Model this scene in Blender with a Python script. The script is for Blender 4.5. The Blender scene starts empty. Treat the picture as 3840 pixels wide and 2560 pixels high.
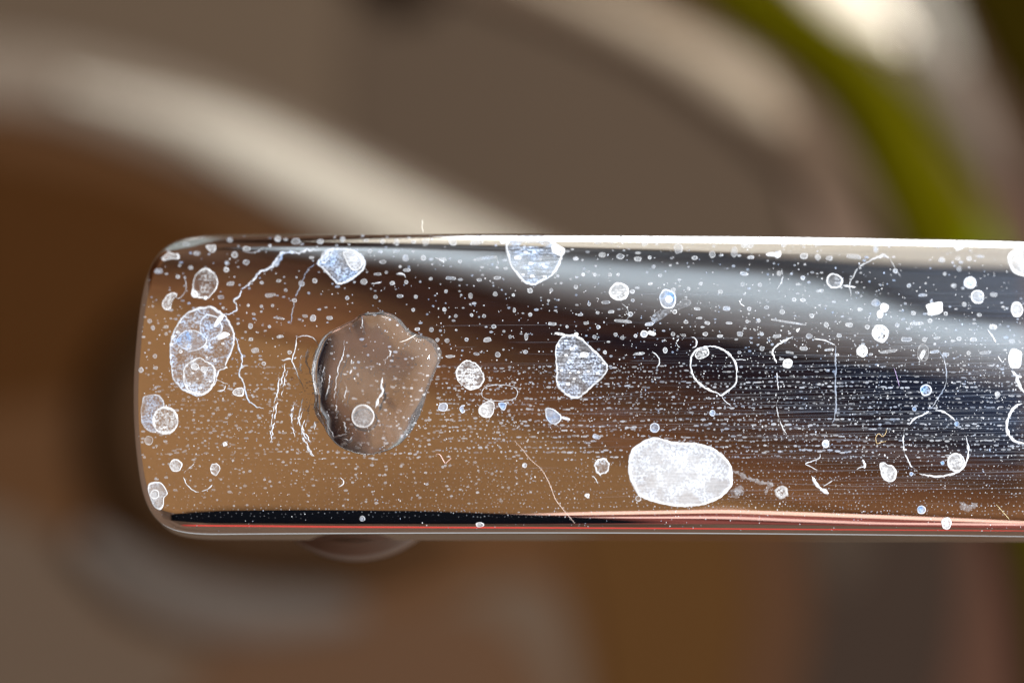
import bpy, bmesh, math, random
from mathutils import Vector, noise
from mathutils.bvhtree import BVHTree
random.seed(11)
sc = bpy.context.scene
col = sc.collection
R = math.radians

# ------------------------------------------------------------------ camera
# real metres: the frame is 11 cm wide at the top of the spout
PXW, PXH, FRAME = 3840.0, 2560.0, 0.110
S = FRAME / PXW
TILT = R(10)
LENS = 100.0
D = LENS * FRAME / 36.0
FWD = Vector((0, math.sin(TILT), -math.cos(TILT)))
UP = Vector((0, math.cos(TILT), math.sin(TILT)))
CAM = -D * FWD
cd = bpy.data.cameras.new("camera")
cam = bpy.data.objects.new("camera", cd); col.objects.link(cam)
cam.location = CAM
cam.rotation_euler = (TILT, 0, 0)
cd.lens = LENS; cd.sensor_width = 36
cd.clip_start = 0.01; cd.clip_end = 50
cd.dof.use_dof = True
cd.dof.focus_distance = D + 0.0002
cd.dof.aperture_fstop = 6.3
sc.camera = cam
CEIL_K = 1.3

# ------------------------------------------------------------------ light and exposure
w = bpy.data.worlds.new("World"); sc.world = w; w.use_nodes = True
w.node_tree.nodes["Background"].inputs[0].default_value = (0.93, 0.97, 1.0, 1)
w.node_tree.nodes["Background"].inputs[1].default_value = 0.62
sc.view_settings.view_transform = 'Standard'; sc.view_settings.look = 'None'
sc.view_settings.exposure = 0; sc.view_settings.gamma = 1

def area(name, loc, target, size, power, color, sy=None):
    l = bpy.data.lights.new(name, 'AREA'); l.energy = power; l.color = color
    l.shape = 'RECTANGLE'; l.size = size; l.size_y = sy or size
    o = bpy.data.objects.new(name, l); col.objects.link(o)
    o.location = loc
    o.rotation_euler = (Vector(target) - Vector(loc)).to_track_quat('-Z', 'Y').to_euler()
    return o
area("key_light", (0.95, 0.20, 0.62), (0, 0, 0), 0.22, 48, (1.0, 0.985, 0.96))  # added to brighten the limescale, placed outside what the chrome mirrors
area("ceiling_fill_light", (1.3, .5, -.25), (.1, .2, 2.4), .5, 15, (.95, .98, 1.0))  # added, pointing up, to brighten the ceiling mirrored in the chrome
area("ceiling_fill_light", (1.1, -.8, -.25), (-.1, .2, 2.4), .5, 15, (.95, .98, 1.0))  # second added fill for the mirrored ceiling

sc.cycles.use_denoising = True
sc.cycles.max_bounces = 14
sc.cycles.transmission_bounces = 10
sc.cycles.transparent_max_bounces = 16
sc.cycles.glossy_bounces = 8
sc.cycles.caustics_reflective = False
sc.cycles.caustics_refractive = False
sc.cycles.sample_clamp_indirect = 6

# ------------------------------------------------------------------ helpers
def lin(c):
    return tuple(((x/255)/12.92 if x <= 10 else ((x/255+.055)/1.055)**2.4) for x in c)

def nt(mat):
    mat.use_nodes = True
    t = mat.node_tree; t.nodes.clear()
    return t

def matte(name, rgb, k=1.0, rough=.9, var=.06, scale=6, spec=.0):
    m = bpy.data.materials.new(name); t = nt(m)
    out = t.nodes.new('ShaderNodeOutputMaterial'); b = t.nodes.new('ShaderNodeBsdfPrincipled')
    c = [min(.9, x*k) for x in lin(rgb)]
    n = t.nodes.new('ShaderNodeTexNoise'); n.inputs['Scale'].default_value = scale
    tc = t.nodes.new('ShaderNodeTexCoord'); t.links.new(tc.outputs['Object'], n.inputs['Vector'])
    mx = t.nodes.new('ShaderNodeMix'); mx.data_type = 'RGBA'
    mx.inputs['A'].default_value = (*[x*(1-var) for x in c], 1)
    mx.inputs['B'].default_value = (*[min(.95, x*(1+var)) for x in c], 1)
    t.links.new(n.outputs['Fac'], mx.inputs['Factor'])
    t.links.new(mx.outputs['Result'], b.inputs['Base Color'])
    b.inputs['Roughness'].default_value = rough
    b.inputs['Specular IOR Level'].default_value = spec
    t.links.new(b.outputs[0], out.inputs[0])
    return m

def mesh_obj(name, verts, faces, mat, parent=None, smooth=True):
    me = bpy.data.meshes.new(name); me.from_pydata(verts, [], faces); me.update()
    if smooth:
        me.polygons.foreach_set('use_smooth', [True]*len(me.polygons))
    if mat: me.materials.append(mat)
    o = bpy.data.objects.new(name, me); col.objects.link(o)
    if parent: o.parent = parent
    return o

def empty(name, loc, label, cat, group=None):
    o = bpy.data.objects.new(name, None); col.objects.link(o); o.location = loc
    o.empty_display_size = .01
    tag(o, label, cat, group); return o
def tag(o, label, cat, group=None):
    o['label'] = label; o['category'] = cat
    if group: o['group'] = group

def ray(u, v):
    return (Vector(((u-1920)*S, 0, 0)) + UP*((1280-v)*S) + FWD*D).normalized()
def on_plane(u, v, z):
    d = ray(u, v); k = (z-CAM.z)/d.z
    return CAM + d*k
def interp(pts, x):
    if x <= pts[0][0]: return pts[0][1]
    for (a, b), (c, d) in zip(pts, pts[1:]):
        if x <= c: return b+(d-b)*(x-a)/(c-a)
    return pts[-1][1]
def catmull(P, n=8, closed=False):
    out = []; N = len(P); rng = range(N if closed else N-1)
    for i in rng:
        g = (lambda k: P[k % N]) if closed else (lambda k: P[max(0, min(N-1, k))])
        p0, p1, p2, p3 = g(i-1), g(i), g(i+1), g(i+2)
        for j in range(n):
            t = j/n
            out.append(tuple(.5*((2*b)+(-a+c)*t+(2*a-5*b+4*c-d)*t*t+(-a+3*b-3*c+d)*t**3)
                             for a, b, c, d in zip(p0, p1, p2, p3)))
    if not closed: out.append(tuple(P[-1]))
    return out
def resample(P, n, closed=False):
    Q = list(P)+([P[0]] if closed else [])
    L = [0]
    for a, b in zip(Q, Q[1:]): L.append(L[-1]+math.dist(a, b))
    out = []; k = 0
    for i in range(n):
        s = L[-1]*i/(n if closed else n-1)
        while k < len(L)-2 and L[k+1] < s: k += 1
        t = (s-L[k])/max(1e-12, L[k+1]-L[k])
        out.append(tuple(a+(b-a)*t for a, b in zip(Q[k], Q[k+1])))
    return out

# ------------------------------------------------------------------ the spout
RF = 0.0024          # fillet between top and side
WALL = 0.0086
RY, RX = 0.052, 0.42
def crown(x, y):
    yy = y+.0042
    return -yy*yy/(2*RY) - (x-.01)**2/(2*RX)
def dcrown(x, y):
    return (-(x-.01)/RX, -(y+.0042)/RY)

OUT = [(3840,890),(3300,888),(2400,884),(1600,876),(1000,869),(850,867),(760,868),(680,878),(622,905),(585,945),
       (562,985),(540,1060),(522,1180),(510,1320),(503,1450),(504,1600),(514,1730),(528,1830),(546,1890),
       (575,1940),(620,1974),(680,1991),(760,1998),(850,1999),(1300,2000),(2400,2002),(3300,2005),(3840,2006)]
P = [tuple(on_plane(u, v, -RF-.002)[:2]) for u, v in OUT]
P = [(.125, P[0][1]-.0004)] + P + [(.125, P[-1][1]-.0002)]
P = resample(catmull(P, 20), 2400)
for _ in range(60):
    P = [P[0]]+[tuple((a+2*b+c)/4 for a, b, c in zip(P[i-1], P[i], P[i+1])) for i in range(1, len(P)-1)]+[P[-1]]
# denser at the rounded end, sparse along the straight part
dense = [p for i, p in enumerate(P) if p[0] < -.028 or i % 8 == 0 or i == len(P)-1]
P = dense; NP_ = len(P)
O = []
for i in range(NP_):
    a = P[max(0, i-1)]; b = P[min(NP_-1, i+1)]
    t = Vector((b[0]-a[0], b[1]-a[1])).normalized()
    O.append(Vector((-t.y, t.x)) * -1)
# outward must point away from the middle
if O[NP_//2].x > 0: O = [-o for o in O]
RFI = [.0009+(RF-.0009)*min(1, abs(o.y)**2.2) for o in O]
ymid = sum(p[1] for p in P)/NP_
xl = min(p[0] for p in P)
V, NV, F = [], [], []
def ncrown(x, y):
    gx, gy = dcrown(x, y); return Vector((-gx, -gy, 1)).normalized()
KF, KI = 28, 34
rows = []
def addrow(fn):
    base = len(V)
    for i in range(NP_):
        p, n = fn(i); V.append(p); NV.append(n)
    rows.append(base)
for k in range(KI+1):           # from the spine out to the fillet
    s = k/KI
    def fn(i, s=s):
        o = O[i]; q = Vector(P[i])-o*RFI[i]
        c = Vector((max(q.x, xl+.0175), ymid))
        p = c.lerp(q, s); return Vector((p.x, p.y, crown(p.x, p.y))), ncrown(p.x, p.y)
    addrow(fn)
for k in range(1, KF+1):
    a = math.pi/2*k/KF
    def fn(i, a=a):
        o = O[i]; rf = RFI[i]; q = Vector(P[i])-o*rf
        p = q+o*(rf*math.sin(a)); z = crown(q.x, q.y)-rf*(1-math.cos(a))
        n0 = ncrown(q.x, q.y); o3 = Vector((o.x, o.y, 0))
        return Vector((p.x, p.y, z)), (n0*math.cos(a)+o3*math.sin(a)).normalized()
    addrow(fn)
for k in range(1, 5):           # side wall
    def fn(i, k=k):
        o = O[i]; q = Vector(P[i])-o*RFI[i]
        z0 = crown(q.x, q.y)-RFI[i]; z = z0+(-WALL-z0-RF)*k/4
        return Vector((P[i][0], P[i][1], z)), Vector((o.x, o.y, 0))
    addrow(fn)
for k in range(1, 7):           # lower edge rounding
    a = math.pi/2*k/6
    def fn(i, a=a):
        o = O[i]; r = .0008; q = Vector(P[i])-o*r
        p = q+o*(r*math.cos(a)); return Vector((p.x, p.y, -WALL-RF-r*math.sin(a))), Vector((o.x*math.cos(a), o.y*math.cos(a), -math.sin(a))).normalized()
    addrow(fn)
def fn(i):
    q = Vector(P[i])-O[i]*RF*2; c = Vector((max(q.x, xl+.0175), ymid))
    return Vector((c.x, c.y, -WALL-RF-.0008)), Vector((0, 0, -1))
addrow(fn)
for a, b in zip(rows, rows[1:]):
    for i in range(NP_-1):
        F.append((a+i, a+i+1, b+i+1)); F.append((a+i, b+i+1, b+i))
ends = [r for r in rows]
F.append(tuple([r for r in rows]+[r+NP_-1 for r in reversed(rows)]))
# orientation: first triangle on top must face up
def tri_n(f): return (V[f[1]]-V[f[0]]).cross(V[f[2]]-V[f[0]])
acc = sum(tri_n(f).z for f in F[NP_*20:NP_*22])
if acc < 0: F = [tuple(reversed(f)) for f in F]

# ---- chrome
def chrome_mat():
    m = bpy.data.materials.new("chrome"); t = nt(m); N = t.nodes; L = t.links
    out = N.new('ShaderNodeOutputMaterial'); b = N.new('ShaderNodeBsdfPrincipled')
    b.inputs['Base Color'].default_value = (.93, .93, .94, 1); b.inputs['Metallic'].default_value = 1
    b.inputs['Roughness'].default_value = .03
    tc = N.new('ShaderNodeTexCoord')
    def streak(sx, sy, lo, hi, rot=0.0):
        mp = N.new('ShaderNodeMapping'); mp.inputs['Scale'].default_value = (sx, sy, 1); mp.inputs['Rotation'].default_value = (0, 0, rot)
        L.new(tc.outputs['Object'], mp.inputs[0])
        n = N.new('ShaderNodeTexNoise'); n.inputs['Scale'].default_value = 1; n.inputs['Detail'].default_value = 4
        L.new(mp.outputs[0], n.inputs[0])
        r = N.new('ShaderNodeMapRange'); r.inputs[1].default_value = lo; r.inputs[2].default_value = hi
        L.new(n.outputs['Fac'], r.inputs[0]); return r.outputs[0]
    def math_(op, a, b_=None):
        q = N.new('ShaderNodeMath'); q.operation = op; q.use_clamp = True
        for k, x in enumerate((a, b_)):
            if x is None: continue
            if isinstance(x, float): q.inputs[k].default_value = x
            else: L.new(x, q.inputs[k])
        return q.outputs[0]
    fine = streak(90, 7000, .52, .78, R(.5)); fine2 = streak(60, 11000, .5, .8, R(-.8))
    sm = N.new('ShaderNodeSeparateXYZ'); L.new(tc.outputs['Object'], sm.inputs[0])
    xr = N.new('ShaderNodeMapRange'); xr.inputs[1].default_value = -.012; xr.inputs[2].default_value = .052; L.new(sm.outputs[0], xr.inputs[0])
    yr = N.new('ShaderNodeMapRange'); yr.inputs[1].default_value = -.016; yr.inputs[2].default_value = -.008; L.new(sm.outputs[1], yr.inputs[0])
    s = math_('MULTIPLY', math_('ADD', fine, fine2), math_('MULTIPLY', xr.outputs[0], yr.outputs[0]))
    s = math_('MULTIPLY', s, .022)
    base = math_('MULTIPLY', math_('ADD', fine, .3), .003)
    s = math_('ADD', s, base)
    # fine scratch haze; its blue glow towards the right end is put into the colour
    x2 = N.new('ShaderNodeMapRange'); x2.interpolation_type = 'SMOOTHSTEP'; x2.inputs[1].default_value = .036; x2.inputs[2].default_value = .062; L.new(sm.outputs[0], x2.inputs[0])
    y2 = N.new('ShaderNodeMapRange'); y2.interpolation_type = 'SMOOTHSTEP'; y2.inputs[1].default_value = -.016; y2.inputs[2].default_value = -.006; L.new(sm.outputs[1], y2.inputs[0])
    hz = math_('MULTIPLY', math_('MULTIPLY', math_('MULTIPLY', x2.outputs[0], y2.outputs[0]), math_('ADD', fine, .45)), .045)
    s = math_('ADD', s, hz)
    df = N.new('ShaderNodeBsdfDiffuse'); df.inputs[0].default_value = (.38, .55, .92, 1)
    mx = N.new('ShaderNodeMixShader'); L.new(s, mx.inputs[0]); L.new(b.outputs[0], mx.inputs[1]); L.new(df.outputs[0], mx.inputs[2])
    L.new(mx.outputs[0], out.inputs[0])
    return m
M_CHROME = chrome_mat()
tap = empty('tap_spout', (.12, ymid, -.03), 'polished chrome tap spout with rounded end covered in white limescale spots', 'tap')
tl = tap.location.copy()
def under_tap(o):
    o.parent = tap; o.location = -tl; return o
bme = bpy.data.meshes.new('spout_body'); bme.from_pydata(V, [], F); bme.update()
bme.polygons.foreach_set('use_smooth', [True]*len(bme.polygons))
bme.materials.append(M_CHROME)
bme.normals_split_custom_set_from_vertices([tuple(n) for n in NV])
body = bpy.data.objects.new('spout_body', bme); col.objects.link(body); under_tap(body)
TRI = [f for f in F if len(f) == 3]
BVH = BVHTree.FromPolygons(V, TRI, epsilon=0.0)

def hit(u, v):
    d = ray(u, v); loc, n, idx, dist = BVH.ray_cast(CAM, d)
    if loc is None or idx is None: return None
    a, b, c = TRI[idx]; A, B, C_ = V[a], V[b], V[c]
    ar = (B-A).cross(C_-A).length or 1e-20
    wa = (B-loc).cross(C_-loc).length/ar; wb = (C_-loc).cross(A-loc).length/ar
    wc = max(0, 1-wa-wb)
    return loc, (NV[a]*wa+NV[b]*wb+NV[c]*wc).normalized()
def mirror_dir(u, v):
    h = hit(u, v)
    if not h: return None
    d = ray(u, v); return h[0], (d-2*d.dot(h[1])*h[1]).normalized()

# ------------------------------------------------------------------ what the chrome reflects: room shells, window and panels added to shape the reflections
def strip(name, upper, lower, rgb, rad, k=1.45, cols=40, rws=7, kind='structure', emit=None):
    """a surface standing rad metres away, laid out along upper/lower edges"""
    u0 = max(upper[0][0], lower[0][0]); u1 = min(upper[-1][0], lower[-1][0])
    grid = {}
    vs, fs = [], []
    for i in range(cols+1):
        u = u0+(u1-u0)*i/cols; a = interp(upper, u); b = interp(lower, u)
        for j in range(rws+1):
            md = mirror_dir(u, a+(b-a)*j/rws)
            if md is None: continue
            p, d = md; q = p+d*rad
            # fixed distance from the origin so sheets nest without crossing
            q = q.normalized()*rad
            grid[i, j] = len(vs); vs.append(q)
    for i in range(cols):
        for j in range(rws):
            ks = [(i, j), (i+1, j), (i+1, j+1), (i, j+1)]
            if all(x in grid for x in ks): fs.append([grid[x] for x in ks])
    if emit:
        m = bpy.data.materials.new(name); t = nt(m); o_ = t.nodes.new('ShaderNodeOutputMaterial'); e = t.nodes.new('ShaderNodeEmission')
        e.inputs[0].default_value = (*emit[:3], 1); e.inputs[1].default_value = emit[3]; t.links.new(e.outputs[0], o_.inputs[0])
    else:
        m = matte(name, rgb, k, scale=1.2)
    o = mesh_obj(name, vs, fs, m); o['kind'] = kind
    sd = o.modifiers.new('thickness', 'SOLIDIFY'); sd.thickness = .012; sd.offset = 1
    return o

# big shells: everything above and around that the top face mirrors
def shell(name, rad, az0, az1, el0, el1, rgb, k=1.45, seg=40):
    vs, fs = [], []
    for i in range(seg+1):
        az = R(az0+(az1-az0)*i/seg)
        for j in range(17):
            el = R(el0+(el1-el0)*j/16)
            vs.append((rad*math.cos(el)*math.cos(az), rad*math.cos(el)*math.sin(az), rad*math.sin(el)))
    for i in range(seg):
        for j in range(16):
            a = i*17+j; fs.append((a, a+1, a+18, a+17))
    o = mesh_obj(name, vs, fs, matte(name, rgb, k, scale=1.5)); o['kind'] = 'structure'
    sd = o.modifiers.new('thickness', 'SOLIDIFY'); sd.thickness = .02; sd.offset = 0
    return o

shell('ceiling', 2.4, 0, 360, 36, 90, (150, 112, 74), CEIL_K)
shell('wall', 2.5, 22, 300, -54, 36.2, (112, 92, 78))

# panels added for the dark reflection, its soft edge put into colour steps
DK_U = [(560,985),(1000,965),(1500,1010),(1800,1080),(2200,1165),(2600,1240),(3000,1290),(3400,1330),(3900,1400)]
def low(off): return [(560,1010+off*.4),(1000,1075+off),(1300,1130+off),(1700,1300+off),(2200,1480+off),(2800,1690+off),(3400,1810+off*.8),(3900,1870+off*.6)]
strip('brown_reflection_panel', DK_U, low(180), (140, 100, 68), 2.34)
strip('brown_reflection_panel', DK_U, low(110), (128, 90, 60), 2.31)
strip('brown_reflection_panel', DK_U, low(55), (114, 78, 53), 2.28)
strip('brown_reflection_panel', DK_U, low(0), (94, 67, 47), 2.25)
strip('brown_reflection_panel', DK_U, low(-60), (76, 51, 37), 2.22)
strip('brown_reflection_panel', [(1250,1010),(1600,1060),(2000,1150),(2600,1260),(3900,1400)], [(1250,1060),(1600,1150),(2000,1300),(2500,1440),(3000,1600),(3900,1760)], (56, 36, 28), 2.20)
strip('brown_reflection_panel', [(1900,1210),(2600,1290),(3000,1300),(3900,1400)], [(1900,1200),(2400,1330),(2900,1520),(3400,1650),(3900,1740)], (38, 27, 30), 2.19, k=1.1)
strip('brown_reflection_panel', [(3100,1350),(3400,1385),(3900,1440)], [(3100,1360),(3300,1520),(3500,1600),(3900,1670)], (24, 24, 40), 2.16, k=1.1)
# added panel for the upper brown reflection left of the bands
strip('brown_reflection_panel', [(560,880),(1000,872),(1600,880)], [(560,985),(1000,965),(1600,960)], (96, 72, 56), 2.25)
# grey sheen widening to the right: nested added panels, graded paler inwards
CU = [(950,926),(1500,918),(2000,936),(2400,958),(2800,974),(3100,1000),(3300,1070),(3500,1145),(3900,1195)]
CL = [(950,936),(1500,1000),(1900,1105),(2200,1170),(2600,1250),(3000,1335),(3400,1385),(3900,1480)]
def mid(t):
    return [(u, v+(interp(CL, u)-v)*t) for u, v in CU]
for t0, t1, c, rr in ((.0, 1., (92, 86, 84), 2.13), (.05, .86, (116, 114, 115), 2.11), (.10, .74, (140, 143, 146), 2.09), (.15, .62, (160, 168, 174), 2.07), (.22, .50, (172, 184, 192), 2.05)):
    strip('grey_reflection_panel', mid(t0), mid(t1), c, rr, k=1.5)
# panels added for the dark gap between grey and beige reflections
strip('gap_reflection_panel', [(1450,912),(2000,918),(2500,932),(3000,955),(3400,985),(3900,995)],
      [(1450,924),(2000,944),(2400,964),(2800,984),(3100,1018),(3300,1095),(3500,1175),(3900,1215)], (88, 89, 90), 2.0)
strip('gap_reflection_panel', [(2300,940),(3000,972),(3400,1000),(3900,1020)],
      [(2300,950),(2800,978),(3100,1008),(3300,1080),(3500,1160),(3900,1200)], (80, 84, 90), 1.96)
strip('pale_reflection_panel', [(1200,905),(1500,893),(1900,888),(2400,890),(3000,893),(3900,898)],
      [(1200,907),(1500,912),(2000,924),(2500,938),(3000,962),(3400,990),(3900,1006)], (208, 202, 188), 1.9, k=1.25)  # unseen panel added for the beige reflection along the back edge
strip('pale_reflection_panel', [(585,940),(610,915),(640,895),(700,879),(800,871),(930,869)], [(585,948),(610,930),(640,912),(720,897),(800,884),(930,875)], (236, 236, 230), 1.9, k=1.5)  # panel added for the white crescent reflected at the rounded corner
strip('grey_reflection_panel', [(600,940),(640,914),(720,898),(800,890)], [(600,965),(640,940),(720,925),(800,900)], (140, 146, 144), 1.95, k=1.2)  # panel added for the grey reflection beneath that crescent
strip('window', [(1800,886),(2400,888),(3000,892),(3900,894)],
      [(1800,891),(2100,902),(2600,908),(3200,914),(3900,928)], None, 1.8, emit=(.96, .98, 1, 9.0))
# on the near side: panels added for the person taking the picture, dark coat over a red shirt, seen only as reflections
strip('dark_coat_panel', [(640,1930),(760,1913),(1200,1911),(1600,1915),(2000,1928),(2300,1942),(2480,1956)],
      [(640,1950),(760,1960),(1200,1963),(1600,1963),(2000,1963),(2300,1962),(2480,1960)], (9, 10, 14), 1.2, k=1)
strip('pink_sleeve_panel', [(1900,1930),(2200,1918),(2700,1909),(3300,1930),(3900,1956)],
      [(1900,1934),(2200,1930),(2700,1922),(3300,1944),(3900,1966)], (205, 165, 148), 1.5)
strip('pink_sleeve_panel', [(1900,1936),(2200,1932),(2700,1924),(3300,1946),(3900,1968)],
      [(1900,1964),(2700,1964),(3300,1972),(3900,1984)], (104, 56, 50), 1.52)
strip('pink_sleeve_panel', [(2100,1938),(2700,1934),(3000,1946),(3300,1958),(3900,1962)],
      [(2100,1942),(2700,1944),(3000,1956),(3300,1966),(3900,1970)], (190, 150, 140), 1.45)
strip('red_shirt_panel', [(600,1965),(1300,1972),(2400,1977),(3900,1988)],
      [(600,1970),(1300,1978),(2400,1982),(3900,1991)], (190, 66, 60), 1.0, k=1.0)

# ------------------------------------------------------------------ the sink below, far out of focus, its reflections put into coloured pieces
def bg_patch(name, pts, z, rgb, parent=None, k=.64, depth=.004, smooth=True):
    z = ZB-.02+(z-ZB+.02)*.25
    q = catmull(pts, 6, True) if smooth else pts
    top = [on_plane(u, v, z) for u, v in q]; n = len(top)
    vs = [tuple(p) for p in top]+[(p.x, p.y, p.z-depth) for p in top]
    fs = [tuple(range(n)), tuple(range(2*n-1, n-1, -1))]+[(i, (i+1) % n, n+(i+1) % n, n+i) for i in range(n)]
    bm = bmesh.new()
    o = mesh_obj(name, vs, fs, matte(name, rgb, k, scale=12), parent, smooth=False)
    bm.from_mesh(o.data); bmesh.ops.recalc_face_normals(bm, faces=bm.faces); bm.to_mesh(o.data); bm.free()
    return o
def bg_band(name, pts, z, rgb, parent=None, k=.64, h=.004):
    """ridge with a lens-shaped section; pts = (u, v, width)"""
    z = ZB-.02+(z-ZB+.02)*.25; h *= .6
    q = resample(catmull(pts, 8), 60); vs, fs = [], []
    NS = 9
    for i, (u, v, wd) in enumerate(q):
        a = q[max(0, i-1)]; b = q[min(59, i+1)]
        t = Vector((b[0]-a[0], b[1]-a[1])).normalized(); n = Vector((-t.y, t.x))
        for j in range(NS):
            s = j/(NS-1)*2-1
            p = on_plane(u+n.x*wd/2*s, v+n.y*wd/2*s, z)
            vs.append((p.x, p.y, p.z+h*(1-s*s)))
        for s in (1, -1):
            p = on_plane(u+n.x*wd/2*s, v+n.y*wd/2*s, z); vs.append((p.x, p.y, p.z-.003))
    M_ = NS+2
    for i in range(59):
        for j in range(M_):
            a = i*M_+j; b = i*M_+(j+1) % M_; fs.append((a, b, b+M_, a+M_))
    o = mesh_obj(name, vs, fs, matte(name, rgb, k, scale=10), parent)
    return o
ZB = -.26
sink = empty('sink', (0, .03, ZB-.01), 'brown grey sink basin with painted reflections along its curved edge, and a drain, blurred below the tap', 'sink')
SK = []
def sk(o): SK.append(o); return o
c0, c1 = -2600, 6600
sk(bg_patch('basin_floor', [(c0,-2200),(c1,-2200),(c1,4800),(c0,4800)], ZB-.02, (91, 78, 65), smooth=False))
z = ZB-.018
sk(bg_patch('basin_floor', [(1500,-400),(2500,100),(3000,600),(3300,1100),(2600,1300),(1700,950),(1300,500)], z, (80, 68, 57)))
# brown half under the pale edge reflection
sk(bg_patch('basin_floor', [(-900,420),(200,470),(700,640),(1300,860),(1900,1150),(2900,1500),(2900,2200),(2900,3400),(700,3400),(-900,3400)], z+.001, (82, 57, 37)))
sk(bg_patch('basin_floor', [(-900,520),(200,620),(700,780),(900,1000),(560,1300),(200,1500),(-900,1500)], z+.002, (66, 41, 20)))
sk(bg_patch('basin_floor', [(-900,1850),(100,1950),(450,2300),(1100,2500),(1500,2300),(2100,2250),(1900,3400),(-900,3400)], z+.003, (90, 76, 64)))
sk(bg_patch('basin_floor', [(900,2350),(1400,2250),(1900,2350),(2000,2800),(700,2800)], z+.004, (86, 64, 48)))
sk(bg_patch('basin_floor', [(2150,1800),(2800,1800),(2850,2200),(2780,2900),(2350,2900),(2200,2300)], z+.004, (76, 52, 28)))
sk(bg_patch('basin_floor', [(2780,1800),(3100,1800),(3060,2200),(2960,3000),(2700,3000),(2820,2300)], z+.005, (74, 52, 37)))
sk(bg_patch('basin_wall', [(3040,1700),(3660,1700),(3640,2200),(3560,3000),(2980,3000),(3050,2300)], z+.006, (54, 44, 38)))
sk(bg_patch('basin_wall', [(3000,1200),(3300,1200),(3260,2000),(3150,2200),(3050,2000)], z+.007, (66, 56, 48)))
sk(bg_patch('basin_wall', [(3640,1700),(3860,1700),(3900,2200),(3900,3000),(3500,3000),(3600,2300)], z+.007, (76, 54, 44)))
# pale edge and a dimmer band: reflected light put into raised strips
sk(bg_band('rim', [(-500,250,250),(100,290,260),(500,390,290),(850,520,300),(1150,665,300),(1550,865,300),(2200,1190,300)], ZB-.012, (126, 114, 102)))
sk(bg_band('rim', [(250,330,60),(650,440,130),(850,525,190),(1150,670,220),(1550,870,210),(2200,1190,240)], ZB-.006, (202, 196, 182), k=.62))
sk(bg_band('inner_reflection_ridge', [(1700,-150,150),(2200,20,190),(2550,180,210),(2800,340,230),(3000,520,220),(3250,780,220),(3450,1050,200)], ZB-.010, (104, 88, 74)))
sk(bg_band('inner_reflection_ridge', [(1900,-120,60),(2200,10,110),(2550,185,150),(2780,330,180),(2950,480,90)], ZB-.005, (170, 156, 137)))
# brown gap, bright reflection put into raised bands, dark corner on the upper right
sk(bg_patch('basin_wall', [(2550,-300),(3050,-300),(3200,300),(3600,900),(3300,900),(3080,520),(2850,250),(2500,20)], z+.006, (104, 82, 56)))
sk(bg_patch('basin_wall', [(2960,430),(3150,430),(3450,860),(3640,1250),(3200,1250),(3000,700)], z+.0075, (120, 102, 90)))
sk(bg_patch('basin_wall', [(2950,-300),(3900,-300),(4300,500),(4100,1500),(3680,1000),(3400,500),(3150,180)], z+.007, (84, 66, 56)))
sk(bg_band('outer_reflection_ridge', [(3000,-250,300),(3250,0,320),(3480,240,240),(3640,480,160),(3750,700,60)], ZB-.008, (108, 98, 88)))
sk(bg_band('outer_reflection_ridge', [(2960,-200,180),(3180,-20,210),(3310,90,140),(3390,180,60)], ZB-.002, (240, 232, 214), k=.9))
sk(bg_band('outer_reflection_ridge', [(3350,-200,200),(3450,40,180),(3560,260,120)], ZB-.003, (150, 146, 136)))
sk(bg_patch('dark_corner_patch', [(3560,-300),(4300,-300),(4300,1200),(4000,800),(3880,480),(3700,180)], ZB-.002, (28, 22, 2), k=1))
# drain: dark well, steel flange with its grey highlight put into the colour
sk(bg_band('drain_flange', [(300,2020,120),(520,2180,200),(800,2260,240),(1080,2290,180),(1350,2290,90)], ZB-.010, (98, 90, 84)))
sk(bg_band('drain_well', [(900,1080,120),(620,1180,170),(470,1380,190),(420,1600,190),(460,1820,190),(610,2010,190),(860,2110,180),(1150,2130,170),(1450,2080,140),(1700,1980,80)], ZB-.006, (42, 28, 16), k=.8))
sk(bg_patch('drain_plug', [(560,1400),(900,1250),(1300,1300),(1500,1600),(1400,1900),(1100,2060),(760,2000),(560,1750)], ZB-.0075, (62, 46, 34), k=.7))
for o in SK:
    o.parent = sink; o.location = -sink.location
# green reflection in the sink wall, put into a coloured strip
def top(o, label, cat):
    tag(o, label, cat); return o
gh = empty('green_reflection', on_plane(3300, 500, ZB), 'olive green reflection in the sink curving down behind the tap on the right, far out of focus', 'sink_reflection')
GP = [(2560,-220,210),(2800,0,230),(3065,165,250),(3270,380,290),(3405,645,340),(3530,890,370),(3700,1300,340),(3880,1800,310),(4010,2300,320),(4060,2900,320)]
o = bg_band('green_reflection_strip', GP, ZB-.001, (72, 68, 3), gh, k=.62, h=.006); o.location = -gh.location
o = bg_band('green_reflection_strip', [(3290,400,80),(3410,620,230),(3510,840,310),(3660,1150,280),(3860,1700,160)], ZB+.003, (80, 102, 0), gh, k=.74); o.location = -gh.location
# dark knob at the very top
kb = bg_band('knob', [(1480,-180,150),(1590,-60,190),(1650,-20,120)], ZB+.005, (44, 34, 26), k=1, h=.008)
tag(kb, 'small dark round knob just touching the top edge of the picture', 'knob')

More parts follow.
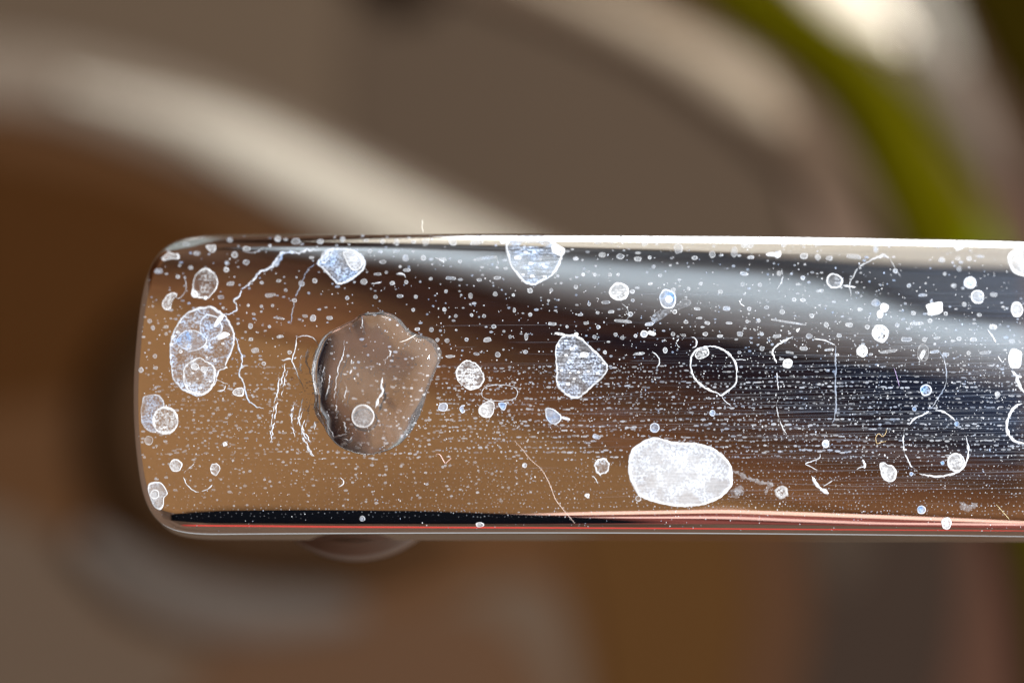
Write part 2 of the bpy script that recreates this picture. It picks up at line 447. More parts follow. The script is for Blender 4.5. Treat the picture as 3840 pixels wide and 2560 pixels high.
# ------------------------------------------------------------------ aerator under the spout
def lathe(name, prof, c, mat, parent, seg=72):
    vs, fs = [], []
    for r, zz in prof:
        for i in range(seg):
            a = 2*math.pi*i/seg; vs.append((c[0]+r*math.cos(a), c[1]+r*math.sin(a), zz))
    for j in range(len(prof)-1):
        for i in range(seg):
            a = j*seg+i; b = j*seg+(i+1) % seg; fs.append((a, b, b+seg, a+seg))
    return mesh_obj(name, vs, fs, mat, parent)
def dull_metal(name, rgb, rough):
    m = bpy.data.materials.new(name); t = nt(m); out = t.nodes.new('ShaderNodeOutputMaterial'); b = t.nodes.new('ShaderNodeBsdfPrincipled')
    b.inputs['Base Color'].default_value = (*lin(rgb), 1); b.inputs['Metallic'].default_value = 1; b.inputs['Roughness'].default_value = rough
    t.links.new(b.outputs[0], out.inputs[0]); return m
M_AER = matte('aerator_metal', (104, 84, 70), .9, .45, spec=.3)
ac = on_plane(1330, 1700, -.016)
zb = -WALL-RF-.0008
ra = .0116
aer = lathe('aerator', [(0, zb+.001), (ra-.001, zb+.001), (ra-.001, zb-.0015), (ra, zb-.002), (ra, zb-.009), (ra-.0006, zb-.0098), (ra-.002, zb-.010), (ra-.003, zb-.0085), (0, zb-.0085)], (ac.x, ac.y), M_AER, tap)
aer.location = -tl

def jitter(pts, amp, fr=.05, seed=0.):
    out = []
    for u, v in pts:
        q = Vector((u*fr, v*fr, seed)); out.append((u+noise.noise(q)*amp, v+noise.noise(q+Vector((9, 9, 3)))*amp))
    return out
def lay0(u, v, h):
    r = hit(u, v)
    return None if r is None else r[0]+r[1]*h
# ------------------------------------------------------------------ the water drop
def water_mat():
    m = bpy.data.materials.new('water'); t = nt(m); out = t.nodes.new('ShaderNodeOutputMaterial'); b = t.nodes.new('ShaderNodeBsdfPrincipled')
    b.inputs['Base Color'].default_value = (.97, .98, 1, 1); b.inputs['Roughness'].default_value = 0.0; b.inputs['IOR'].default_value = 1.333
    b.inputs['Transmission Weight'].default_value = 1
    # the water is slightly milky with dissolved scale
    df = t.nodes.new('ShaderNodeBsdfDiffuse'); df.inputs[0].default_value = (.8, .84, .9, 1)
    geo = t.nodes.new('ShaderNodeNewGeometry'); n = t.nodes.new('ShaderNodeTexNoise'); n.inputs['Scale'].default_value = 260; n.inputs['Detail'].default_value = 5
    t.links.new(geo.outputs['Position'], n.inputs['Vector'])
    mr = t.nodes.new('ShaderNodeMapRange'); mr.inputs[1].default_value = .3; mr.inputs[2].default_value = .75; mr.inputs[3].default_value = .025; mr.inputs[4].default_value = .065
    t.links.new(n.outputs['Fac'], mr.inputs[0])
    mx = t.nodes.new('ShaderNodeMixShader'); t.links.new(mr.outputs[0], mx.inputs[0]); t.links.new(b.outputs[0], mx.inputs[1]); t.links.new(df.outputs[0], mx.inputs[2])
    t.links.new(mx.outputs[0], out.inputs[0]); return m
DROP = [(1368,1173),(1410,1171),(1447,1170),(1497,1195),(1534,1237),(1572,1255),(1621,1270),(1645,1298),(1656,1322),(1650,1357),(1630,1399),(1605,1465),(1572,1560),(1538,1622),(1493,1668),(1439,1693),(1377,1705),(1315,1693),(1265,1668),(1232,1632),(1211,1595),(1186,1560),(1178,1525),(1180,1490),(1172,1440),(1168,1390),(1180,1330),(1203,1275),(1232,1245),(1273,1224),(1327,1195)]
def drop_mesh():
    q = resample(catmull(DROP, 8, True), 220, True); q = jitter(q, 1.5, .03, 3)
    cx, cy = 1410, 1440; K = 26; vs, fs = [], []
    for k in range(K):
        s = 1-(k/K)**1.5
        for u, v in q:
            x, y = cx+(u-cx)*s, cy+(v-cy)*s
            lo = max(0, min(1, (v-1430)/230)); pw = 8-5.4*lo*lo*(3-2*lo)
            hh = .0021*(1-s**pw)
            vs.append(lay0(x, y, hh+2e-5*min(1, k)))
    vs.append(lay0(cx, cy, .00212)); n = len(q); c = len(vs)-1
    for k in range(K-1):
        for i in range(n):
            a = k*n+i; b = k*n+(i+1) % n; fs.append((a, b, b+n, a+n))
    for i in range(n): fs.append(((K-1)*n+i, (K-1)*n+(i+1) % n, c))
    # underside, sunk just below the chrome surface so the film is closed
    b0 = len(vs)
    for u, v in q: vs.append(lay0(u, v, -.0002))
    vs.append(lay0(cx, cy, -.0004)); c2 = len(vs)-1
    for i in range(n): fs.append((i, b0+i, b0+(i+1) % n, (i+1) % n)); fs.append((b0+i, c2, b0+(i+1) % n))
    return vs, fs
vs, fs = drop_mesh()
wd_ = mesh_obj('water_drop', vs, fs, water_mat())
bm = bmesh.new(); bm.from_mesh(wd_.data); bmesh.ops.recalc_face_normals(bm, faces=bm.faces); bm.to_mesh(wd_.data); bm.free()
tag(wd_, 'large clear flat water drop with crystals in it on the left part of the spout', 'water drop')

_m = wd_.data; DV = [v.co.copy() for v in _m.vertices]; DF = [tuple(p.vertices) for p in _m.polygons]
DBVH = BVHTree.FromPolygons(DV, DF)
def DN(idx, p):
    return _m.polygons[idx].normal.copy()
# ------------------------------------------------------------------ dried limescale on the chrome
def scale_mat():
    """dried mineral film: attribute 'film' = (thickness, blueness, graininess, streakiness)"""
    m = bpy.data.materials.new('limescale'); t = nt(m); N = t.nodes; L = t.links
    out = N.new('ShaderNodeOutputMaterial'); at = N.new('ShaderNodeAttribute'); at.attribute_name = 'film'
    sep = N.new('ShaderNodeSeparateColor'); L.new(at.outputs['Color'], sep.inputs[0])
    tc = N.new('ShaderNodeTexCoord'); geo = N.new('ShaderNodeNewGeometry')
    def noise_(sx, sy, scale, lo, hi, det=2.0):
        mp = N.new('ShaderNodeMapping'); mp.inputs['Scale'].default_value = (sx, sy, 1); L.new(geo.outputs['Position'], mp.inputs[0])
        n = N.new('ShaderNodeTexNoise'); n.inputs['Scale'].default_value = scale; n.inputs['Detail'].default_value = det
        L.new(mp.outputs[0], n.inputs[0])
        r = N.new('ShaderNodeMapRange'); r.inputs[1].default_value = lo; r.inputs[2].default_value = hi; L.new(n.outputs['Fac'], r.inputs[0]); return r.outputs[0]
    def mth(op, a, b, clamp=False):
        q = N.new('ShaderNodeMath'); q.operation = op; q.use_clamp = clamp
        for k, x in enumerate((a, b)):
            if isinstance(x, (int, float)): q.inputs[k].default_value = x
            else: L.new(x, q.inputs[k])
        return q.outputs[0]
    grain = noise_(1, 1, 4200, .40, .62); blot = noise_(1, 1, 620, .40, .60, 5); strk = noise_(.09, 1, 5200, .36, .64)
    g = mth('MULTIPLY', mth('MULTIPLY_ADD', grain, 1.1), 1.0)
    # mask = mix(1, grain*blot mix, graininess) * mix(1, streak, streakiness)
    gb = mth('MULTIPLY', mth('ADD', mth('MULTIPLY', grain, 1.25), .12), mth('ADD', mth('MULTIPLY', blot, 1.15), .2))
    def mixf(f, b):
        q = N.new('ShaderNodeMix'); q.data_type = 'FLOAT'; L.new(f, q.inputs['Factor']); q.inputs[2].default_value = 1.0; L.new(b, q.inputs[3]); return q.outputs[0]
    m1 = mixf(sep.outputs[2], gb)
    m2 = mixf(at.outputs['Alpha'], mth('ADD', mth('MULTIPLY', strk, 1.1), .1))
    op = mth('MULTIPLY', sep.outputs[0], mth('MULTIPLY', m1, m2), True)
    blue = mth('MULTIPLY', sep.outputs[1], mth('ADD', mth('MULTIPLY', blot, .8), .35), True)
    mc = N.new('ShaderNodeMix'); mc.data_type = 'RGBA'; mc.inputs['A'].default_value = (.80, .86, .93, 1); mc.inputs['B'].default_value = (.20, .42, .86, 1)
    L.new(blue, mc.inputs['Factor'])
    df = N.new('ShaderNodeBsdfDiffuse'); L.new(mc.outputs['Result'], df.inputs[0])
    tr = N.new('ShaderNodeBsdfTransparent'); mx = N.new('ShaderNodeMixShader')
    L.new(op, mx.inputs[0]); L.new(tr.outputs[0], mx.inputs[1]); L.new(df.outputs[0], mx.inputs[2]); L.new(mx.outputs[0], out.inputs[0])
    return m
M_LIME = scale_mat()
def film_obj(name, vs, fs, att, parent=tap, label=None, stuff=False):
    me = bpy.data.meshes.new(name); me.from_pydata(vs, [], fs); me.update()
    a = me.color_attributes.new('film', 'FLOAT_COLOR', 'POINT')
    a.data.foreach_set('color', [x for c in att for x in c])
    me.polygons.foreach_set('use_smooth', [True]*len(me.polygons)); me.materials.append(M_LIME)
    o = bpy.data.objects.new(name, me); col.objects.link(o)
    if parent: o.parent = parent; o.location = -tl
    if label: o['label'] = label
    if stuff: o['kind'] = 'stuff'
    return o
def lay(u, v, h):
    d = ray(u, v); g = DBVH.ray_cast(CAM, d)
    if g[0] is not None: return g[0]+DN(g[2], g[0])*h
    r = hit(u, v)
    return None if r is None else r[0]+r[1]*h
LAYER = [0]
def blob_mesh(pts, rim=4, edge=1., film=.5, blue=0., grain=.5, streak=.2, h=30e-6, rings=None, lift=None):
    """closed outline in the picture's pixels -> raised rim + thin film, laid on the chrome"""
    film = film*1.2 if film < .5 else min(.92, .6+(film-.5)*.62)
    n = len(pts); cx = sum(p[0] for p in pts)/n; cy = sum(p[1] for p in pts)/n
    rad = sum(math.hypot(p[0]-cx, p[1]-cy) for p in pts)/n
    f = min(.8, rim/rad)
    if lift is None:
        LAYER[0] = (LAYER[0]+1) % 7; lift = 6e-6+LAYER[0]*3e-6
    prof = [(1.0, 0, edge*.30), (1-f*.3, h, edge), (1-f*.7, h, edge), (1-f*1.15, h*.35, film*.55+edge*.2)]
    if rad > 20: prof += [(max(.1, (1-f)*.82), h*.25, film*.8), ((1-f)*.5, h*.25, film), ((1-f)*.22, h*.25, film)]
    elif rad > 9: prof += [((1-f)*.5, h*.3, film)]
    vs, fs, at = [], [], []
    sdn = random.random()*90
    fv = [1+.55*noise.noise(Vector((u*.035, v*.035, sdn))) for u, v in pts]
    fw = [1+.7*noise.noise(Vector((u*.028, v*.028, sdn+20))) for u, v in pts]
    for kk, (s0, hh, op0) in enumerate(prof):
        for iv, (u, v) in enumerate(pts):
            s = 1-(1-s0)*fw[iv] if kk < 4 else s0
            op = min(1, op0*fv[iv]) if kk < 3 else op0
            p = lay(cx+(u-cx)*s, cy+(v-cy)*s, lift+hh)
            if p is None: return None
            vs.append(p); at.append((op, blue*(1 if kk > 2 else .4), grain*(1 if kk > 2 else .38), streak*(1 if kk > 2 else .2)))
    p = lay(cx, cy, lift+h*.3)
    if p is None: return None
    vs.append(p); at.append((film, blue, grain, streak)); c = len(vs)-1
    K = len(prof)
    for k in range(K-1):
        for i in range(n):
            a = k*n+i; b = k*n+(i+1) % n; fs.append((a, b, b+n, a+n))
    for i in range(n): fs.append(((K-1)*n+i, (K-1)*n+(i+1) % n, c))
    return vs, fs, at
def jitter(pts, amp, fr=.05, seed=0.):
    out = []
    for u, v in pts:
        q = Vector((u*fr, v*fr, seed)); out.append((u+noise.noise(q)*amp, v+noise.noise(q+Vector((9, 9, 3)))*amp))
    return out
def ell(cx, cy, rx, ry=None, n=None, rot=0., lump=.08, seed=None):
    ry = ry or rx; n = n or (14 if max(rx, ry) < 16 else 40)
    sd = seed if seed is not None else random.random()*99
    out = []
    e = .75 if abs(rx-ry) > .3*max(rx, ry) else 1.0
    for i in range(n):
        a = 2*math.pi*i/n
        k = 1+lump*2*noise.noise(Vector((math.cos(a)*1.3, math.sin(a)*1.3, sd)))
        c_, s_ = math.cos(a), math.sin(a)
        x = rx*k*math.copysign(abs(c_)**e, c_); y = ry*k*math.copysign(abs(s_)**e, s_)
        out.append((cx+x*math.cos(rot)-y*math.sin(rot), cy+x*math.sin(rot)+y*math.cos(rot)))
    return out
NPART = [0]
def spot(name, pts, label=None, smooth=True, jit=0., n=None, **kw):
    q = catmull(pts, 6, True) if smooth else pts
    if n or smooth:
        per = sum(math.dist(a, b) for a, b in zip(q, q[1:]+q[:1])); q = resample(q, n or int(max(24, min(140, per/5))), True)
    if jit: q = jitter(q, jit, .09, random.random()*50)
    m = blob_mesh(q, **kw)
    if m is None: return None
    NPART[0] += 1
    return film_obj(name, *m, label=label)

# --- the large deposits, traced one by one
spot('limescale_spot', [(769,1004),(740,1022),(725,1050),(719,1085),(717,1103),(732,1115),(771,1120),(795,1105),(813,1080),(817,1050),(797,1018)], 'leaf shaped grey spot with a white rim near the rounded corner', rim=5, film=.30, grain=1, jit=2)
spot('limescale_spot', ell(729,1103,13), rim=5, film=.6); spot('limescale_spot', ell(770,1117,8), rim=4, film=.7)
spot('limescale_spot', [(660,1099),(640,1098),(620,1113),(608,1134),(608,1150),(622,1164),(639,1157),(643,1137),(650,1120),(664,1108)], 'comma shaped spot', rim=4, film=.35, grain=.7, jit=2)
spot('limescale_spot', [(606,927),(616,920),(637,920),(648,938),(652,955),(640,960),(612,958)], rim=5, film=.45, blue=.3)
spot('limescale_spot', [(633,944),(652,952),(669,952),(671,971),(640,972),(612,978),(607,967),(620,956)], rim=4, film=.4)
spot('limescale_spot', [(771,923),(792,919),(808,920),(807,940),(796,948),(782,939)], rim=4, film=.4)
spot('limescale_spot', [(1188,988),(1205,962),(1225,940),(1241,930),(1292,931),(1325,937),(1350,950),(1364,965),(1372,987),(1365,1008),(1350,1026),(1315,1053),(1276,1068),(1262,1064),(1238,1040),(1205,1005)], 'bright white drop mark with a tail at its lower tip, left of centre near the upper edge', rim=9, edge=.97, film=.62, blue=.55, grain=.8, jit=3)
spot('limescale_spot', [(1205,955),(1225,935),(1250,935),(1240,960),(1222,985),(1205,985)], rim=4, edge=.8, film=.6, blue=.3, grain=.8)
spot('limescale_spot', [(1285,945),(1320,945),(1350,962),(1362,985),(1350,1008),(1325,1015),(1308,1000),(1295,975)], rim=6, edge=.9, film=.5, grain=.5)
spot('limescale_spot', [(765,1149),(798,1150),(840,1178),(863,1211),(882,1261),(870,1318),(847,1368),(853,1381),(820,1393),(809,1437),(786,1464),(761,1483),(740,1487),(710,1475),(679,1460),(648,1423),(639,1368),(635,1314),(641,1268),(664,1215),(694,1177),(729,1157)], 'largest pale spot beside the rounded end, with smaller rings dried inside it', rim=7, film=.52, blue=.4, grain=.95, streak=.35, jit=4)
spot('limescale_ring', ell(717,1277,56,40,lump=.06), rim=4, film=.5, blue=.8, grain=.8)
spot('limescale_ring', ell(746,1412,64,70,lump=.06), rim=7, film=.3, grain=.8, streak=.8, jit=3)
spot('limescale_ring', ell(790,1228,42,50,lump=.1), rim=6, edge=1, film=.25, blue=.9, grain=1, jit=3)
spot('limescale_spot', [(824,1183),(840,1180),(832,1200),(812,1222),(800,1228),(806,1208)], rim=8, edge=1, film=1, grain=0)
spot('limescale_spot', [(863,1253),(838,1244),(818,1262),(815,1275),(840,1268)], rim=8, edge=1, film=1, grain=0)
for x, y, r in ((667,1245,8),(648,1262,7),(642,1292,7),(677,1319,8),(714,1242,7),(706,1300,12),(770,1300,9),(835,1288,6),(776,1340,5),(805,1352,6),(740,1420,5),(768,1400,4),(710,1440,5),(750,1455,7),(722,1398,5),(786,1430,5),(765,1385,14),(730,1375,16)):
    spot('limescale_spot', ell(x, y, r, r*.8), rim=3, film=.6)
spot('limescale_spot', [(537,1487),(556,1480),(580,1478),(602,1483),(616,1510),(610,1530),(590,1540),(573,1560),(570,1590),(587,1620),(560,1618),(534,1594),(527,1540),(532,1510)], 'faint half moon film under a round spot at the rounded end', rim=5, edge=.6, film=.34, blue=.35, grain=.8, jit=2)
spot('limescale_spot', ell(619,1576,50,53,lump=.02), 'round white rimmed spot overlapping a half moon film by the rounded end', rim=9, edge=.97, film=.55, grain=.9)
spot('limescale_spot', ell(558,1651,17), rim=3, edge=.5, film=.3, grain=.6)
spot('limescale_spot', ell(659,1745,24,25,lump=.07), rim=5, film=.65, grain=.6, jit=2)
spot('limescale_spot', ell(805,1758,20,23,lump=.12), rim=4, film=.65, grain=.8, jit=4)
spot('limescale_spot', [(553,1827),(563,1809),(599,1806),(620,1827),(629,1850),(616,1866),(613,1896),(599,1912),(576,1898),(560,1862)], 'lobed spot on the lower rounded corner with a small ring inside', rim=6, film=.5, grain=.5, blue=.15)
spot('limescale_ring', ell(579,1854,18,19), rim=5, film=.4)
spot('limescale_spot', ell(843,1665,10,9,lump=.2), rim=8, edge=1, film=.9)
spot('limescale_spot', [(870,1472),(885,1455),(912,1455),(912,1484),(885,1484)], rim=5, film=.3, grain=.6)
spot('limescale_spot', [(1733,1358),(1757,1350),(1790,1366),(1812,1398),(1817,1425),(1798,1452),(1765,1462),(1735,1447),(1712,1420),(1708,1390)], 'pale textured oval spot right of the big water drop', rim=5, film=.6, grain=.85, streak=.6, jit=3)
for x, y, r in ((1755,1383,4),(1780,1390,4),(1762,1405,4),(1792,1412,5),(1750,1425,4),(1775,1432,5),(1740,1400,3),(1790,1388,5)):
    spot('limescale_spot', ell(x, y, r, r*.8), rim=3, edge=1, film=.9)
spot('limescale_spot', ell(1661,1526,19,17), 'small blue spot with white rim, left in a row of four below the oval spot', rim=4, film=.75, blue=.95, grain=.5)
spot('limescale_spot', [(1722,1533),(1730,1520),(1744,1518),(1738,1530),(1744,1542),(1732,1550)], rim=4, film=.7, blue=.7)
spot('limescale_spot', [(1792,1540),(1808,1515),(1830,1503),(1852,1508),(1853,1535),(1842,1560),(1822,1566),(1805,1560)], rim=4, film=.8, grain=.5, streak=.5, jit=2)
spot('limescale_spot', [(1868,1512),(1882,1508),(1898,1512),(1896,1530),(1888,1539),(1874,1528)], rim=3, film=.6, blue=.8)
spot('limescale_spot', ell(1359,1943,11), rim=3, edge=.6, film=.5, blue=.4); spot('limescale_spot', ell(1799,1966,16,9), rim=4, film=.7)
spot('limescale_spot', [(1897,905),(1925,890),(1980,884),(2040,888),(2080,908),(2110,932),(2110,955),(2103,985),(2085,1020),(2055,1045),(2020,1063),(1996,1071),(1965,1060),(1940,1035),(1915,1000),(1902,960),(1896,930)], 'large streaky round spot on the upper edge, crossing the bright reflection', rim=10, edge=.95, film=.66, blue=.45, grain=.65, streak=.95, jit=3)
spot('limescale_spot', ell(1884,907,11,9), rim=6, film=.8); spot('limescale_spot', ell(2092,938,27,17,rot=.3,lump=.15), rim=10, edge=1, film=1, grain=0)
for x, y, rx in ((1970,946,8),(1942,966,14),(2004,945,7),(1990,988,9),(2040,1000,7),(1995,1036,9),(2042,1038,8),(1960,1030,7),(2035,992,6)):
    spot('limescale_spot', ell(x, y, rx, rx*.6), rim=3, edge=.95, film=.9)
spot('limescale_spot', ell(2321,1094,38,35,lump=.05), 'round white rimmed spot below the bright reflection, left of a blue oval', rim=8, edge=1, film=.6, grain=.6, streak=.4, jit=2)
spot('limescale_spot', ell(2503,1122,32,37,rot=-.35), 'blue oval spot with white centre over a faint diagonal smear', rim=5, film=.65, blue=.85, grain=.6)
spot('limescale_spot', ell(2507,1122,15,14), rim=6, edge=.95, film=.8)
spot('limescale_smear', [(2440,1192),(2462,1170),(2500,1158),(2540,1140),(2565,1122),(2590,1128),(2585,1145),(2545,1160),(2510,1175),(2475,1200),(2450,1208)], rim=3, edge=.35, film=.25, blue=.3, grain=.9)
spot('limescale_spot', ell(2415,1252,15,13), rim=5, film=.6, blue=.4); spot('limescale_spot', ell(2444,1250,17,8,rot=.25), rim=6, edge=1, film=1)
spot('limescale_spot', [(2117,1256),(2140,1254),(2163,1256),(2195,1280),(2224,1306),(2250,1334),(2274,1359),(2276,1394),(2258,1420),(2236,1437),(2199,1469),(2176,1492),(2150,1494),(2125,1484),(2102,1464),(2086,1441),(2084,1400),(2084,1355),(2079,1317),(2090,1282)], 'gem shaped white spot near the middle of the spout', rim=8, edge=.97, film=.6, blue=.35, grain=.8, streak=.8, jit=4)
for x, y, rx in ((2145,1308,10),(2122,1332,7),(2105,1388,7),(2168,1396,6),(2138,1398,5),(2205,1392,6),(2240,1400,7),(2262,1362,6),(2190,1330,16),(2152,1420,6),(2128,1440,8),(2095,1300,5)):
    spot('limescale_spot', ell(x, y, rx, rx*.65), rim=3, edge=.95, film=.9)
spot('limescale_spot', ell(2160,1253,9,7), rim=4, film=.9); spot('limescale_streak', ell(2099,1252,20,5,rot=.15), rim=3, film=.5)
spot('limescale_spot', [(2438,1641),(2465,1638),(2511,1653),(2560,1658),(2603,1659),(2640,1666),(2676,1680),(2708,1701),(2731,1728),(2747,1760),(2749,1790),(2741,1827),(2704,1864),(2649,1889),(2571,1900),(2488,1891),(2410,1868),(2378,1835),(2359,1790),(2355,1740),(2360,1705),(2375,1678),(2405,1657)], 'largest solid white oval deposit, low on the spout right of centre', rim=12, edge=1, film=.76, blue=.14, grain=.38, streak=.2, jit=3)
spot('limescale_spot', [(2047,1529),(2075,1533),(2092,1545),(2105,1558),(2104,1574),(2089,1588),(2066,1588),(2049,1570),(2044,1548)], 'blue teardrop shaped spot with a short tail to the right', rim=5, edge=.9, film=.6, blue=1, grain=.5)
spot('limescale_streak', ell(2122,1568,18,5,rot=.25), rim=3, film=.7, blue=.3)
spot('limescale_spot', ell(2454,1603,19,19,lump=.08), 'small blue round spot above the solid white oval', rim=4, film=.6, blue=1, grain=.7)
spot('limescale_spot', ell(2671,1548,11,12), rim=3, film=.4, blue=.5); spot('limescale_spot', ell(2236,1637,16,9,rot=.3), rim=3, edge=.5, film=.6, blue=1)
spot('limescale_spot', ell(2256,1747,29,31,lump=.07), 'round jagged white ring spot left of the solid white oval', rim=6, film=.5, blue=.15, grain=.9, jit=4)
spot('limescale_spot', ell(2201,1857,10,9,lump=.2), rim=7, edge=1, film=.9); spot('limescale_spot', ell(1967,1744,9), rim=4, film=.6, blue=.2)
spot('limescale_spot', ell(2393,1868,12), rim=4, edge=.5, film=.1)
spot('limescale_spot', ell(2632,1325,27,18,rot=-.45), rim=4, film=.4, grain=.8)
spot('limescale_spot', ell(2953,1363,20,19,lump=.08), rim=8, edge=1, film=.85); spot('limescale_spot', ell(3232,1316,22,22,lump=.1), rim=8, edge=1, film=.9)
spot('limescale_spot', ell(3129,1053,32,29,lump=.07), 'round spot with a ragged white rim on the bright band, right of centre', rim=6, edge=1, film=.3, blue=.2, grain=.8, jit=3)
spot('limescale_spot', [(2872,951),(2890,946),(2912,947),(2925,940),(2929,955),(2920,966),(2900,962),(2876,960)], rim=5, edge=.95, film=.7)
spot('limescale_spot', [(3472,1144),(3500,1135),(3532,1132),(3534,1155),(3534,1168),(3515,1180),(3480,1182),(3478,1165)], 'blocky white spot in the right hand part of the bright band', rim=7, edge=1, film=.85, grain=.4)
spot('limescale_spot', ell(3637,1060,24), 'round white spot with a pale blue centre, upper right', rim=9, edge=1, film=.85, blue=.6, grain=.1)
spot('limescale_spot', ell(3665,1113,26,27), 'thin round ring spot directly below the blue centred white one, upper right', rim=5, edge=.95, film=.45, blue=.3, grain=.4)
spot('limescale_spot', ell(3301,1250,33,35,lump=.06), 'large round white spot with speckled middle below the bright band', rim=10, edge=1, film=.7, blue=.1, grain=.9, jit=3)
spot('limescale_spot', ell(3316,1153,17), rim=6, edge=1, film=.8); spot('limescale_spot', ell(3299,1178,13,16), rim=6, edge=1, film=1)
spot('limescale_spot', ell(3284,1136,17,14), rim=3, edge=.5, film=.4, blue=.8); spot('limescale_spot', ell(3460,1323,21,31), rim=3, edge=.35, film=.25, grain=1)
spot('limescale_spot', ell(3459,1328,8,18,rot=.4), rim=4, edge=.9, film=.8)
spot('limescale_ring', ell(3852,980,78,60), rim=8, edge=1, film=.4, grain=.5)
spot('limescale_spot', ell(3812,1159,24,30,lump=.12), rim=6, edge=1, film=.75); spot('limescale_spot', ell(3806,1344,25,38,lump=.08), 'white oval spot against the right edge of the picture above a jagged streak', rim=7, edge=1, film=.85, grain=.5)
spot('limescale_spot', ell(3584,1733,33,36,lump=.04), 'round white disc lying across the broken ring, lower right', rim=6, edge=.97, film=.72, grain=.7, jit=2)
spot('limescale_spot', [(3297,1740),(3313,1733),(3330,1742),(3348,1744),(3363,1770),(3357,1795),(3341,1806),(3318,1802),(3304,1780)], 'solid white spot left of the broken ring, lower right', rim=6, edge=.97, film=.78, grain=.6, jit=2)
spot('limescale_spot', ell(3472,1463,23,22,lump=.05), 'round blue crusty spot above the broken ring', rim=6, edge=.9, film=.7, blue=.95, grain=.9)
spot('limescale_spot', ell(3455,1910,17), 'small blue spot low on the right', rim=4, film=.6, blue=.9); spot('limescale_spot', ell(3548,1961,20,24), 'white egg shaped spot on the lower edge at the right', rim=5, edge=.95, film=.75, grain=.4)
for x, y, r in ((3428,1533,9),(3417,1776,8),(3587,1588,10),(3534,1735,8),(3740,1478,11),(3492,1131,6)):
    spot('limescale_spot', ell(x, y, r), rim=3, edge=.5, film=.6, blue=.9 if r < 11 else .1)
spot('limescale_spot', ell(3096,1663,14,15), rim=4, film=.5, blue=.3)
spot('limescale_smear', ell(2930,1845,26,26,lump=.1), rim=14, edge=.5, film=.45, grain=1, jit=5)
spot('limescale_spot', [(2984,1236),(3000,1230),(2990,1246)], rim=3, film=.5)
spot('limescale_spot', [(3570,915),(3600,912),(3625,916),(3606,934),(3588,938)], rim=8, edge=1, film=1)

